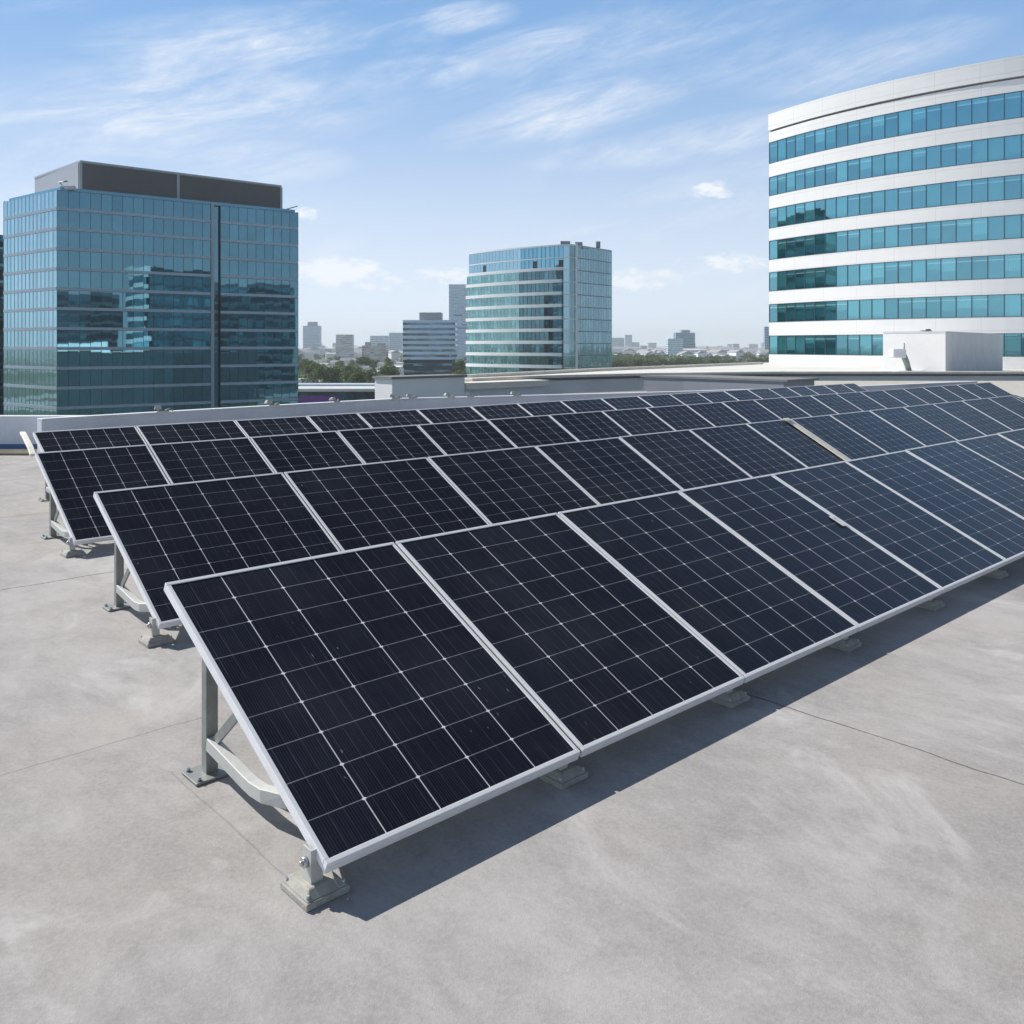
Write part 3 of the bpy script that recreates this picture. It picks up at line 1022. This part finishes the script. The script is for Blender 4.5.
strip(MB(), A_, zs_top + Z0, 25.55 + Z0, -.25, .9).build('shadow_groove', M_DARKCAP, root)
strip(MB(), A_, 25.55 + Z0, 27.35 + Z0, .12, .9).build('parapet', M_CLAD, root)
for k, (zt, zb) in enumerate(wins):
    g = panes(MB(), A_, zb + Z0, zt + Z0, -.07, .008).build('ribbon_window', G_RIGHT, root)
    f = MB()
    strip(f, A_, zb + Z0, zb + .07 + Z0, -.02, .10)
    strip(f, A_, zt - .06 + Z0, zt + Z0, -.02, .10)
    mullions(f, offset_line(A_, -.06), zb + .071 + Z0, zt - .061 + Z0, .075, .03, .03)
    f.build('window_frame', M_MULL, g)
# body behind: dark glazed rear and end walls, roof
body = offset_line(A_, -1.3)
poly = body + B_[::-1]
MB().prism(poly, .01, 27.0 + Z0).build('core', M_SLOT, root)
rear = MB()
RB = [body[0]] + [B_[0]]
rb = resample([B_[k] for k in range(len(B_) - 1, -1, -1)] + [body[0]], 3.0)
for k in range(7):
    panes(rear, rb, .6 + k * 3.55 + Z0, 3.3 + k * 3.55 + Z0, .08, .01)
rear.build('rear_glazing', G_MIDD, root)
rw = MB()
for k in range(8):
    strip(rw, rb, max(-.4, -.25 + k * 3.55) + Z0, .6 + k * 3.55 + Z0, .15, .0)
rw.build('rear_spandrel', M_MULL, root)


# ------------------------------------------------------------------ left glass tower
C = Vector((-84.2, 166.0))
PR = Vector((-46.5, 195.0)); PL = Vector((-102.0, 180.0))
root = empty('glass_office_tower', (C.x, C.y, GZ), 'big blue glass office tower with grey louvred penthouse at the left', 'building')
Hh = 30.4 - GZ
d1 = (PR - C); d2 = (PL - C)
slot0 = d1 * .605; slot1 = d1 * .642
front_a = resample([(0, 0), tuple(slot0)], 1.9)
front_b = resample([tuple(slot1), tuple(d1)], 1.9)
side = resample([tuple(d2), (0, 0)], 1.6)
ST = 3.7
nst = int(Hh / ST)
for k in range(nst):
    zt = Hh - k * ST
    zb = zt - ST
    if zt < 8: break
    for (seg, gm, nm) in ((front_a, G_LEFT, 'a'), (front_b, G_LEFT, 'b'), (side, G_LEFT2, 's')):
        g = panes(MB(), seg, zb + .55, zt, 0, .006, hsplit=1).build('window_band', gm, root)
        f = MB()
        mullions(f, seg, zb + .552, zt - .002, .07, .05, .02)
        f.build('mullion', M_MULL if nm != 's' else M_MULLW, g)
        s_ = strip(MB(), seg, zb, zb + .55, .10, .05)
        s_.build('spandrel', M_SPAN, root)
# recess slot, white fin, inner body
inner = [(0, 0), tuple(slot0), tuple(slot0 + Vector((-.5, .65))), tuple(slot1 + Vector((-.5, .65))), tuple(slot1), tuple(d1), tuple(d1 + Vector((-16, 20))), tuple(d2 + Vector((-2, 24))), tuple(d2)]
ctr = sum((Vector(p) for p in inner), Vector((0, 0))) / len(inner)
inn2 = [tuple(ctr + (Vector(p) - ctr) * .992) for p in inner]
MB().prism(inn2, 0, Hh - .1).build('core', M_SLOT, root)
t1 = d1.normalized(); n1_ = Vector((t1.y, -t1.x))
f = MB()
p = slot0
q = [p - t1 * .25 + n1_ * .35, p + t1 * .35 + n1_ * .35, p + t1 * .35 - n1_ * .1, p - t1 * .25 - n1_ * .1]
f.hexa([(a.x, a.y, 0) for a in q], [(a.x, a.y, Hh + .2) for a in q]).build('white_fin', M_PENTL, root)
rec = resample([tuple(slot0 + t1 * .36), tuple(slot1 - t1 * .40)], 2)
panes(MB(), rec, .5, Hh - .3, -.25, .006, hsplit=13).build('recess_glazing', G_LEFT, root)
# rear faces glazed in plain bands too
rr = [tuple(d1), tuple(d1 + Vector((-16, 20))), tuple(d2 + Vector((-2, 24))), tuple(d2)]
rw = MB()
for k in range(12):
    panes(rw, resample(rr, 3.5), Hh - k * ST - 3.1, Hh - k * ST, -.05, .01)
rw.build('rear_glazing', G_LEFT, root)
rs = MB()
for k in range(13):
    strip(rs, rr, Hh - k * ST, Hh - k * ST + .55 if k else Hh + .2, .0, .1)
rs.build('rear_spandrel', M_SPAN, root)
# roof slab, glass railing
MB().prism([tuple(ctr + (Vector(p_) - ctr) * .995) for p_ in (inner[0], inner[5], inner[6], inner[7], inner[8])], Hh - .09, Hh + .05).build('roof', M_GREYP, root)
rl = strip(MB(), loc([(PL.x + .6, PL.y + .3), (C.x, C.y + .8), (PR.x - .6, PR.y + .2)], C), Hh + .05, Hh + .75, -.3, .33)
rl.build('glass_railing', G_LEFT, root)
# penthouse
pc0 = Vector((-82.7, 172.0)); pR = Vector((-51.2, 199.0)); pL = Vector((-100.5, 189.0))
pp = [tuple(pc0), tuple(pR), tuple(pR + Vector((-8, 12))), tuple(pL + Vector((4, 14))), tuple(pL)]
ph = MB().prism(loc(pp, C), Hh + .05, 36.7 - GZ).build('penthouse', M_PENT, root)
strip(MB(), loc([tuple(pL), tuple(pc0), tuple(pR)], C), 36.7 - GZ, 37.1 - GZ, .15, .3).build('penthouse_cap', M_PENTL, ph)
strip(MB(), loc([tuple(pL), tuple(pc0 + Vector((-.6, .4)))], C), Hh + .06, 36.69 - GZ, .06, .0).build('painted_sunlit_side', M_PENTL, ph)  # sunlight on the left side put in as a paler sheet
pm = pc0 + (pR - pc0) * .45
mullions(MB(), loc([tuple(pc0), tuple(pm), tuple(pR)], C), Hh + .1, 36.7 - GZ, .5, .12, .05).build('corner_trim', M_PENTL, ph)
# window cleaning cradle on roof corners
root = empty('cleaning_cradle', (C.x + 1.6, C.y + 2.2, 30.45), 'white window cleaning cradle on the near roof corner of the glass tower', 'cradle')
MB().box(-2.0, .6, -.6, .6, .3, 1.1).build('cradle_body', M_WHITE, root, bevel=.1)
MB().tube([(-1.5, 0, 1.1), (-2.2, -.3, 1.7), (-.6, -.3, 1.9)], .12, 6).build('jib', M_MULL, root)
root = empty('davit_arm', (PR.x - 1.2, PR.y + .4, 30.45), 'thin davit arm on the right roof corner of the glass tower', 'davit')
MB().tube([(-3.2, 0, .2), (-1.2, 0, .9), (1.0, 0, 1.5)], .10, 6).build('arm', M_MULL, root)
MB().box(-3.4, -2.8, -.3, .3, 0, .5).build('base', M_GALV, root)
# sliver of another dark tower at the left edge
root = empty('dark_glass_tower', (-112, 190, GZ), 'sliver of a dark glass tower at the very left edge behind the big tower', 'building')
sl_ = [(-12, 2), (.0, 0), (2.6, 6)]
for k in range(12):
    zt = 45.5 - k * ST
    if zt < 6: break
    g = panes(MB(), resample(sl_, 1.8), zt - 3.1, zt, 0, .01).build('window_band', G_MIDD, root)
    strip(MB(), sl_, zt - ST, zt - 3.1, .08, .1).build('spandrel', M_MULL, root)
MB().prism([(-12, 2.1), (0, .1), (2.5, 6), (-8, 16)], 0, 45.4).build('core', M_SLOT, root)

# ------------------------------------------------------------------ middle tower
Mo = Vector((16.0, 272.0))
root = empty('round_fronted_tower', (Mo.x, Mo.y, GZ), 'mid distance glass tower with curved white-banded front and flat blue side', 'building')
mx, my, mr = circ3((-14.2, 298.5), (0.2, 283.0), (15.6, 272.4))
def arcpts(a, b, n, cxx, cyy, rr_):
    s = math.atan2(a[1] - cyy, a[0] - cxx); e = math.atan2(b[1] - cyy, b[0] - cxx)
    return [(cxx + rr_ * math.cos(s + (e - s) * k / n), cyy + rr_ * math.sin(s + (e - s) * k / n)) for k in range(n + 1)]
front = loc(arcpts((-14.2, 298.5), (15.6, 272.4), 26, mx, my, mr), Mo)
cham = loc([(15.6, 272.4), (17.4, 271.9), (19.2, 272.6)], Mo)
rside = loc([(20.0, 273.2), (31.0, 287.5), (32.2, 289.6), (32.4, 292.0), (31.6, 294)], Mo)
Hm = 31.8 - GZ
HTOP = 2 * 3.75
ns = 0
sec = 17
for k in range(13):
    zt = Hm - k * 3.72
    zb = zt - 3.72
    if zt < 6: break
    upper = k < 2
    if not upper:
        fa = offset_line(front, .9)
    else:
        fa = front
    bandh = .30 if k == 0 else (1.0 if k >= 1 else .5)
    g = panes(MB(), fa[:sec], zb + bandh, zt, 0, .012).build('window_band', G_MID if not upper else G_LEFT2, root)
    mullions(MB(), fa[:sec], zb + bandh + .002, zt - .002, .09, .06, .02).build('mullion', M_MULLW, g)
    g = panes(MB(), fa[sec - 1:], zb + bandh, zt, -.02, .012).build('window_band', G_MIDD if not upper else G_LEFT, root)
    mullions(MB(), fa[sec - 1:], zb + bandh + .002, zt - .002, .09, .06, .02).build('mullion', M_MULL, g)
    g = panes(MB(), resample(cham, 1.6), zb + .3, zt, 0, .012).build('window_band', G_MIDR, root)
    g = panes(MB(), resample(rside, 1.5), zb + .25, zt, 0, .012).build('side_window_band', G_MIDR, root)
    mullions(MB(), resample(rside, 1.5), zb + .252, zt - .002, .07, .05, .02).build('mullion', M_MULLW, g)
    strip(MB(), fa, zb, zb + bandh, .55 if bandh > .6 else .1, .3).build('white_band', M_SPANW, root)
    strip(MB(), cham, zb, zb + .3, .15, .1).build('white_band', M_SPANW, root)
    strip(MB(), rside, zb, zb + .25, .04, .1).build('side_spandrel', M_SPANR, root)
mcore = [tuple(p_) for p_ in offset_line(front, -.6)] + [(rside[0][0] - .9, rside[0][1] + 1.4)] + [(q_[0] - .5, q_[1]) for q_ in rside[1:]] + [(-2, 44), (-26, 42)]
MB().prism(mcore, 0, Hm).build('core', M_SLOT, root)
strip(MB(), front + cham[1:], Hm, Hm + .5, .15, .5).build('roof_edge', M_SPANW, root)
strip(MB(), rside, Hm, Hm + .4, .1, .5).build('roof_edge', M_MULLW, root)
MB().box(3.25, 3.95, .3, 1.2, 0, Hm + .8).build('white_column', M_SPANW, root)
MB().box(2.2, 3.2, .75, 1.4, 0, Hm + .3).build('dark_slot', M_SLOT, root)
for (x0, x1, hh) in ((-1, 2.0, 1.4), (3.5, 5.8, 1.1), (10, 11.3, 1.3)):
    MB().box(x0, x1, 5, 7, Hm + .01, Hm + hh + .6).build('roof_plant', M_GREYP, root)
for k_, x_ in ((5, 0), (19, 0), (25, 0)):
    a_, b_ = front[k_], front[min(k_ + 1, 26)]
    zz = Hm - 3.72 - 2.9
    strip(MB(), [a_, b_], zz, zz + 2.4, .09, .0).build('open_vent', M_SLOT, root)


# ------------------------------------------------------------------ far city
def block(name, px0, px1, ytop, D, label, storeys, wallm, bandm, dep=None, extra=None, bh=.45, rot=0.0, parapet=True, group=None):
    """banded block spanning picture columns px0..px1 at distance D, its roof at picture row ytop"""
    X0, X1 = (px0 - 512) / 897 * D, (px1 - 512) / 897 * D
    zt = 1.7 + (345 - ytop) / 897 * D
    wd_ = X1 - X0; dep = dep or wd_ * .7
    root = empty(name, ((X0 + X1) / 2, D, GZ), label, 'building', group, (0, 0, rot))
    H = zt - GZ
    h = wd_ / 2 / max(.5, math.cos(rot))
    MB().box(-h, h, 0, dep, 0, H).build('wall', wallm, root)
    sh = H / storeys
    ring_ = [(-h, dep * .98), (-h, 0), (h, 0), (h, dep * .98)]
    for k in range(storeys):
        z0_ = k * sh + sh * .25
        if storeys <= 16 or True:
            panes(MB(), resample(ring_, 4.0 if wd_ < 80 else 6), z0_, z0_ + sh * bh, .12, .02).build('window_band', bandm, root)
    if parapet:
        strip(MB(), ring_, H, H + .6, .15, .5).build('roof_edge', wallm, root)
    for e_ in (extra or ()):
        x0, x1, y0, y1, hh = e_
        MB().box(-h + 2 * h * x0, -h + 2 * h * x1, dep * y0, dep * y1, H + .01, H + hh).build('roof_plant', M_GREYP, root)
    return root


def fplain(n, c): return plain(n, c, .8, 0, .08, .05)


F_LBLUE = fplain('far_pale_blue', (.66, .77, .90)); F_WHITE = fplain('far_white', (.66, .66, .64)); F_BLUE = fplain('far_blue', (.26, .42, .60))  # part of the distance haze is put into the pale, bluish colours
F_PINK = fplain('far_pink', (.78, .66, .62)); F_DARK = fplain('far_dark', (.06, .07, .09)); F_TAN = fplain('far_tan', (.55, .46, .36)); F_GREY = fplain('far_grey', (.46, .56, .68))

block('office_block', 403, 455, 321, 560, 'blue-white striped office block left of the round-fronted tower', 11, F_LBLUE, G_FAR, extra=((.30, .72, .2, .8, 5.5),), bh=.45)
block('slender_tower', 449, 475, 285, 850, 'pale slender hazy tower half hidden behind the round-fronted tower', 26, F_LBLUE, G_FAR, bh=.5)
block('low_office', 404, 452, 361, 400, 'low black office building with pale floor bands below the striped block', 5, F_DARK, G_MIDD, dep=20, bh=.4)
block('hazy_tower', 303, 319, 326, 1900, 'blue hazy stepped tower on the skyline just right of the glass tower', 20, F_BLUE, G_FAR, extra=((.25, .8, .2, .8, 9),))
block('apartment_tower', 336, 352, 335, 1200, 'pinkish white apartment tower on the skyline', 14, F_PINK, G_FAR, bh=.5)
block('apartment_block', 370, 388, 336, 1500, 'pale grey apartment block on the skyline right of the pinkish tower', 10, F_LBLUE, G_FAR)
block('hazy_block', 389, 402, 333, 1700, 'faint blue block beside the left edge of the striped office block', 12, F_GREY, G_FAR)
block('tan_flats', 362, 386, 346, 900, 'tan flats among trees left of the striped office block', 8, F_TAN, G_FAR, extra=((.1, .3, .2, .8, 4), (.6, .9, .2, .8, 3)))
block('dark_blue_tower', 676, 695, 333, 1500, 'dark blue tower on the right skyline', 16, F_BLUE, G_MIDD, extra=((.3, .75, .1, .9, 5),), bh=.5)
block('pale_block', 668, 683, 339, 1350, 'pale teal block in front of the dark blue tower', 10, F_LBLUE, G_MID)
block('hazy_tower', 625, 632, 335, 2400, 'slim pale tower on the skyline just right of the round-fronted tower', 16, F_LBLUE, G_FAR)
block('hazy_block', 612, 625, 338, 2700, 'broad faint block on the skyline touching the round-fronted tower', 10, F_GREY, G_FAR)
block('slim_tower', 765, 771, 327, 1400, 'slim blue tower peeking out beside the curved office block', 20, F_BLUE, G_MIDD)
rb_ = random.Random(11)
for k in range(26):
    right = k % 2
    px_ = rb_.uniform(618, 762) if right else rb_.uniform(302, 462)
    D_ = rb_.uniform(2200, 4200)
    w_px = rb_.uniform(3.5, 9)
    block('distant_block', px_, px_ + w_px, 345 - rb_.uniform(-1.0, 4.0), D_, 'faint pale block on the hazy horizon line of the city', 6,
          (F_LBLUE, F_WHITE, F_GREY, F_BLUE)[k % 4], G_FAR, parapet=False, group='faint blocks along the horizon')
# near shop building with flat white roof
root = empty('shop_building', (-55, 285, GZ), 'long flat-roofed shop building with white roof and purple shopfront beyond the parapet', 'building')
MB().box(-60, 38, 0, 30, 0, 7).build('wall', F_DARK, root)
MB().box(-62, 40, -2.2, 32, 7, 7.9).build('roof', F_WHITE, root)
panes(MB(), resample([(-60, 0), (38, 0)], 3), .6, 6.4, .15, .01).build('shop_window', G_MIDD, root)
M_PURP = fplain('purple_sign', (.22, .06, .30)); M_PINKS = fplain('pink_sign', (.75, .35, .55))
MB().box(-13, 0, -.5, -.2, 2.4, 5.6).build('purple_fascia', M_PURP, root)
MB().box(-8, -.5, -.8, -.55, .1, 2.4).build('pink_fascia', M_PINKS, root)
MB().box(-60, 34, 16, 26, 7.9, 8.5).build('roof_plant', F_GREY, root)
block('warehouse', 303, 345, 371, 600, 'long low white warehouse among trees right of the glass tower', 2, F_WHITE, G_FAR, dep=30, bh=.3)

def plain_office(name, x, y, w_, d_, ztop, rot, label, gm, wm):
    root = empty(name, (x, y, GZ), label, 'building', None, (0, 0, rot))
    H = ztop - GZ
    MB().box(-w_ / 2, w_ / 2, -d_ / 2, d_ / 2, 0, H).build('wall', wm, root)
    rg = [(-w_ / 2, -d_ / 2), (w_ / 2, -d_ / 2), (w_ / 2, d_ / 2), (-w_ / 2, d_ / 2), (-w_ / 2, -d_ / 2)]
    n = int(H / 3.7)
    for k in range(n):
        panes(MB(), resample(rg, 3.0), H - k * 3.7 - 3.2, H - k * 3.7 - .8, .1, .01).build('window_band', gm, root)
    strip(MB(), rg, H, H + .8, .1, .4).build('roof_edge', wm, root)
    return root


plain_office('dark_office_block', 132, 62, 34, 62, 27, R(-28), 'dark office block seen mirrored in the lower floors of the left glass tower', G_MIDD, F_DARK)
plain_office('dark_office_block', 92, 8, 30, 44, 22, R(-50), 'lower dark office block mirrored near the left corner of the glass tower', G_MIDD, F_DARK)
plain_office('grey_office_tower', -114, 128, 26, 54, 34, R(12), 'dark grey tower seen mirrored in the left windows of the curved block', G_MIDD, F_DARK)

# houses
HC = [(.85, .86, .88), (.72, .74, .76), (.60, .62, .66), (.84, .83, .80)]
RC = [(.42, .40, .40), (.36, .38, .42), (.72, .72, .72)]
protos = []
for i in range(6):
    wmat = fplain('house_wall', HC[i % 4]); rmat = fplain('house_roof', RC[i % 3])
    a_, b_, h_ = random.uniform(6, 11), random.uniform(4, 6), random.uniform(3.5, 8)
    w_ = MB().box(-a_, a_, -b_, b_, 0, h_)
    r_ = MB(); e = .6; rh = 2.6 if i % 3 != 2 else .9
    r_.face([(-a_ - e, -b_ - e, h_), (a_ + e, -b_ - e, h_), (a_, 0, h_ + rh), (-a_, 0, h_ + rh)])
    r_.face([(a_ + e, b_ + e, h_), (-a_ - e, b_ + e, h_), (-a_, 0, h_ + rh), (a_, 0, h_ + rh)])
    r_.face([(-a_ - e, b_ + e, h_), (-a_ - e, -b_ - e, h_), (-a_, 0, h_ + rh)])
    r_.face([(a_ + e, -b_ - e, h_), (a_ + e, b_ + e, h_), (a_, 0, h_ + rh)])
    n_ = MB()
    for q in range(4):
        x_ = -a_ + (q + .5) * a_ / 2
        n_.box(x_ - .7, x_ + .7, -b_ - .06, -b_ - .01, h_ * .3, h_ * .3 + 1.5)
    ow = w_.build('wall', wmat); orr = r_.build('roof', rmat); on = n_.build('window', F_DARK)
    protos.append([('wall', ow.data), ('roof', orr.data), ('window', on.data)])
    for o in (ow, orr, on): bpy.data.objects.remove(o)


def house(x, y, i, sc):
    root = empty('house', (x, y, GZ), 'small pale house or low block in the hazy suburbs', 'house', 'distant suburban houses', (0, 0, random.uniform(0, 3.1)))
    root.scale = (sc, sc, sc)
    for nm, me in protos[i][:2] if y > 900 else protos[i]:
        o = bpy.data.objects.new(nm, me); COL.objects.link(o); o.parent = root


for k in range(298):
    D = 1300 * (2.9 ** (random.random() ** 1.2)) if k > 45 else random.uniform(480, 1000)
    if k % 5 < 3 and k > 25: r_ = random.uniform(.112, .288)
    else: r_ = random.uniform(-.236, -.05)
    house(r_ * D, D, random.randrange(6), random.uniform(.9, 1.9) if D > 1000 else random.uniform(.55, .9))

# trees
tprot = []
for i in range(5):
    Hc = random.uniform(9, 13); rad = random.uniform(4.2, 6)
    cr_ = MB()
    cl = []
    for q in range(16):
        a_ = random.uniform(0, math.tau); rr_ = rad * math.sqrt(random.random()) * .8
        zz = random.uniform(.35, .95) * Hc
        k_ = 1 - abs(zz / Hc - .6) * .9
        cl.append((math.cos(a_) * rr_ * k_, math.sin(a_) * rr_ * k_, zz, random.uniform(1.4, 2.5), random.random()))
    for q in range(1100):
        c_ = random.choice(cl)
        d_ = Vector((random.gauss(0, 1), random.gauss(0, 1), random.gauss(0, 1))).normalized() * (c_[3] * random.uniform(.55, 1.08))
        p_ = Vector(c_[:3]) + Vector((d_.x, d_.y, d_.z * .8))
        n_ = (d_.normalized() + Vector((random.uniform(-.6, .6), random.uniform(-.6, .6), random.uniform(-.2, .8)))).normalized()
        s_ = n_.orthogonal().normalized(); t_ = n_.cross(s_)
        z_ = random.uniform(.28, .6)
        b_ = min(1, max(0, c_[4] * .6 + random.uniform(0, .5)))
        cr_.face([p_ + s_ * z_, p_ + t_ * z_ * .7, p_ - s_ * z_, p_ - t_ * z_ * .7], 0, None, (b_, 0, 0))
    tr = MB().tube([(0, 0, -.2), (.1, 0, Hc * .3), (.2, .1, Hc * .55), (.1, .2, Hc * .8)], [.45, .35, .22, .08], 7)
    for q in range(5):
        a_ = q * 1.3
        tr.tube([(.1, 0, Hc * .32 + q * .5), (math.cos(a_) * rad * .5, math.sin(a_) * rad * .5, Hc * .6 + q * .3)], [.18, .05], 5)
    oc = cr_.build('crown', M_LEAF); ot = tr.build('trunk', M_TRUNK)
    tprot.append([('crown', oc.data), ('trunk', ot.data)])
    for o in (oc, ot): bpy.data.objects.remove(o)


def tree(x, y, sc):
    root = empty('broadleaf_tree', (x, y, GZ), 'leafy green broadleaf tree in the belt of city trees below the horizon', 'tree', 'city trees beyond the roofs', (0, 0, random.uniform(0, 6)))
    root.scale = (sc * random.uniform(1, 1.35), sc * random.uniform(1, 1.35), sc)
    for nm, me in tprot[random.randrange(5)]:
        o = bpy.data.objects.new(nm, me); COL.objects.link(o); o.parent = root


for k in range(299):
    D = 340 * (5.5 ** (random.random() ** 1.05))
    if k % 3:
        D = max(D, 640) if D < 1300 else random.uniform(640, 1500); r_ = random.uniform(.10, .292)
    else:
        r_ = random.uniform(-.25, -.04)
    if D < 640 and -.130 < r_ < -.062: continue
    tree(r_ * D, D, random.uniform(.6, 1.0) if D > 620 else random.uniform(.8, 1.15))
# wooded masses that fill the middle distance
wd = MB()
rs_ = random.Random(3)
for k in range(6000):
    D = 900 * (2.0 ** rs_.random())
    r_ = rs_.uniform(-.30, .32)
    x, y = r_ * D, D
    if math.sin(x * .006 + 1) + math.sin(y * .0045) + math.sin((x + y) * .011) < .75: continue
    for _ in range(2):
        z_ = rs_.uniform(2, 4.5)
        n_ = Vector((rs_.uniform(-1, 1), rs_.uniform(-1.2, .2), rs_.uniform(.2, 1))).normalized()
        s_ = n_.orthogonal().normalized(); t_ = n_.cross(s_)
        p_ = Vector((x + rs_.uniform(-6, 6), y + rs_.uniform(-6, 6), GZ + rs_.uniform(2, 8)))
        wd.face([p_ + s_ * z_, p_ + t_ * z_ * .7, p_ - s_ * z_, p_ - t_ * z_ * .7], 0, None, (rs_.random(), 0, 0))
prop(wd.build('far_woodland', M_LEAF), 'far-off hazy woodland between the suburbs on the horizon', 'woodland', None, 'stuff')

# ------------------------------------------------------------------ haze
mb = MB().box(-7100, 7100, -7100, 7100, GZ - 1.5, 95)
hz = mb.build('haze', None)
hz.data.materials.clear()
hm = bpy.data.materials.new('haze_air'); hm.use_nodes = True
hn = hm.node_tree
hn.nodes.remove(hn.nodes['Principled BSDF'])
pv = hn.nodes.new('ShaderNodeVolumePrincipled')
pv.inputs['Color'].default_value = (.90, .95, 1.0, 1)
pv.inputs['Density'].default_value = HAZE
pv.inputs['Anisotropy'].default_value = .1
hn.links.new(pv.outputs[0], hn.nodes['Material Output'].inputs['Volume'])
hz.data.materials.append(hm)
prop(hz, 'thin pale summer haze over the city', 'haze', None, 'stuff')
bm = bmesh.new(); bm.from_mesh(hz.data); bmesh.ops.remove_doubles(bm, verts=bm.verts, dist=.01); bmesh.ops.recalc_face_normals(bm, faces=bm.faces); bm.to_mesh(hz.data); bm.free()
S.cycles.volume_bounces = 1
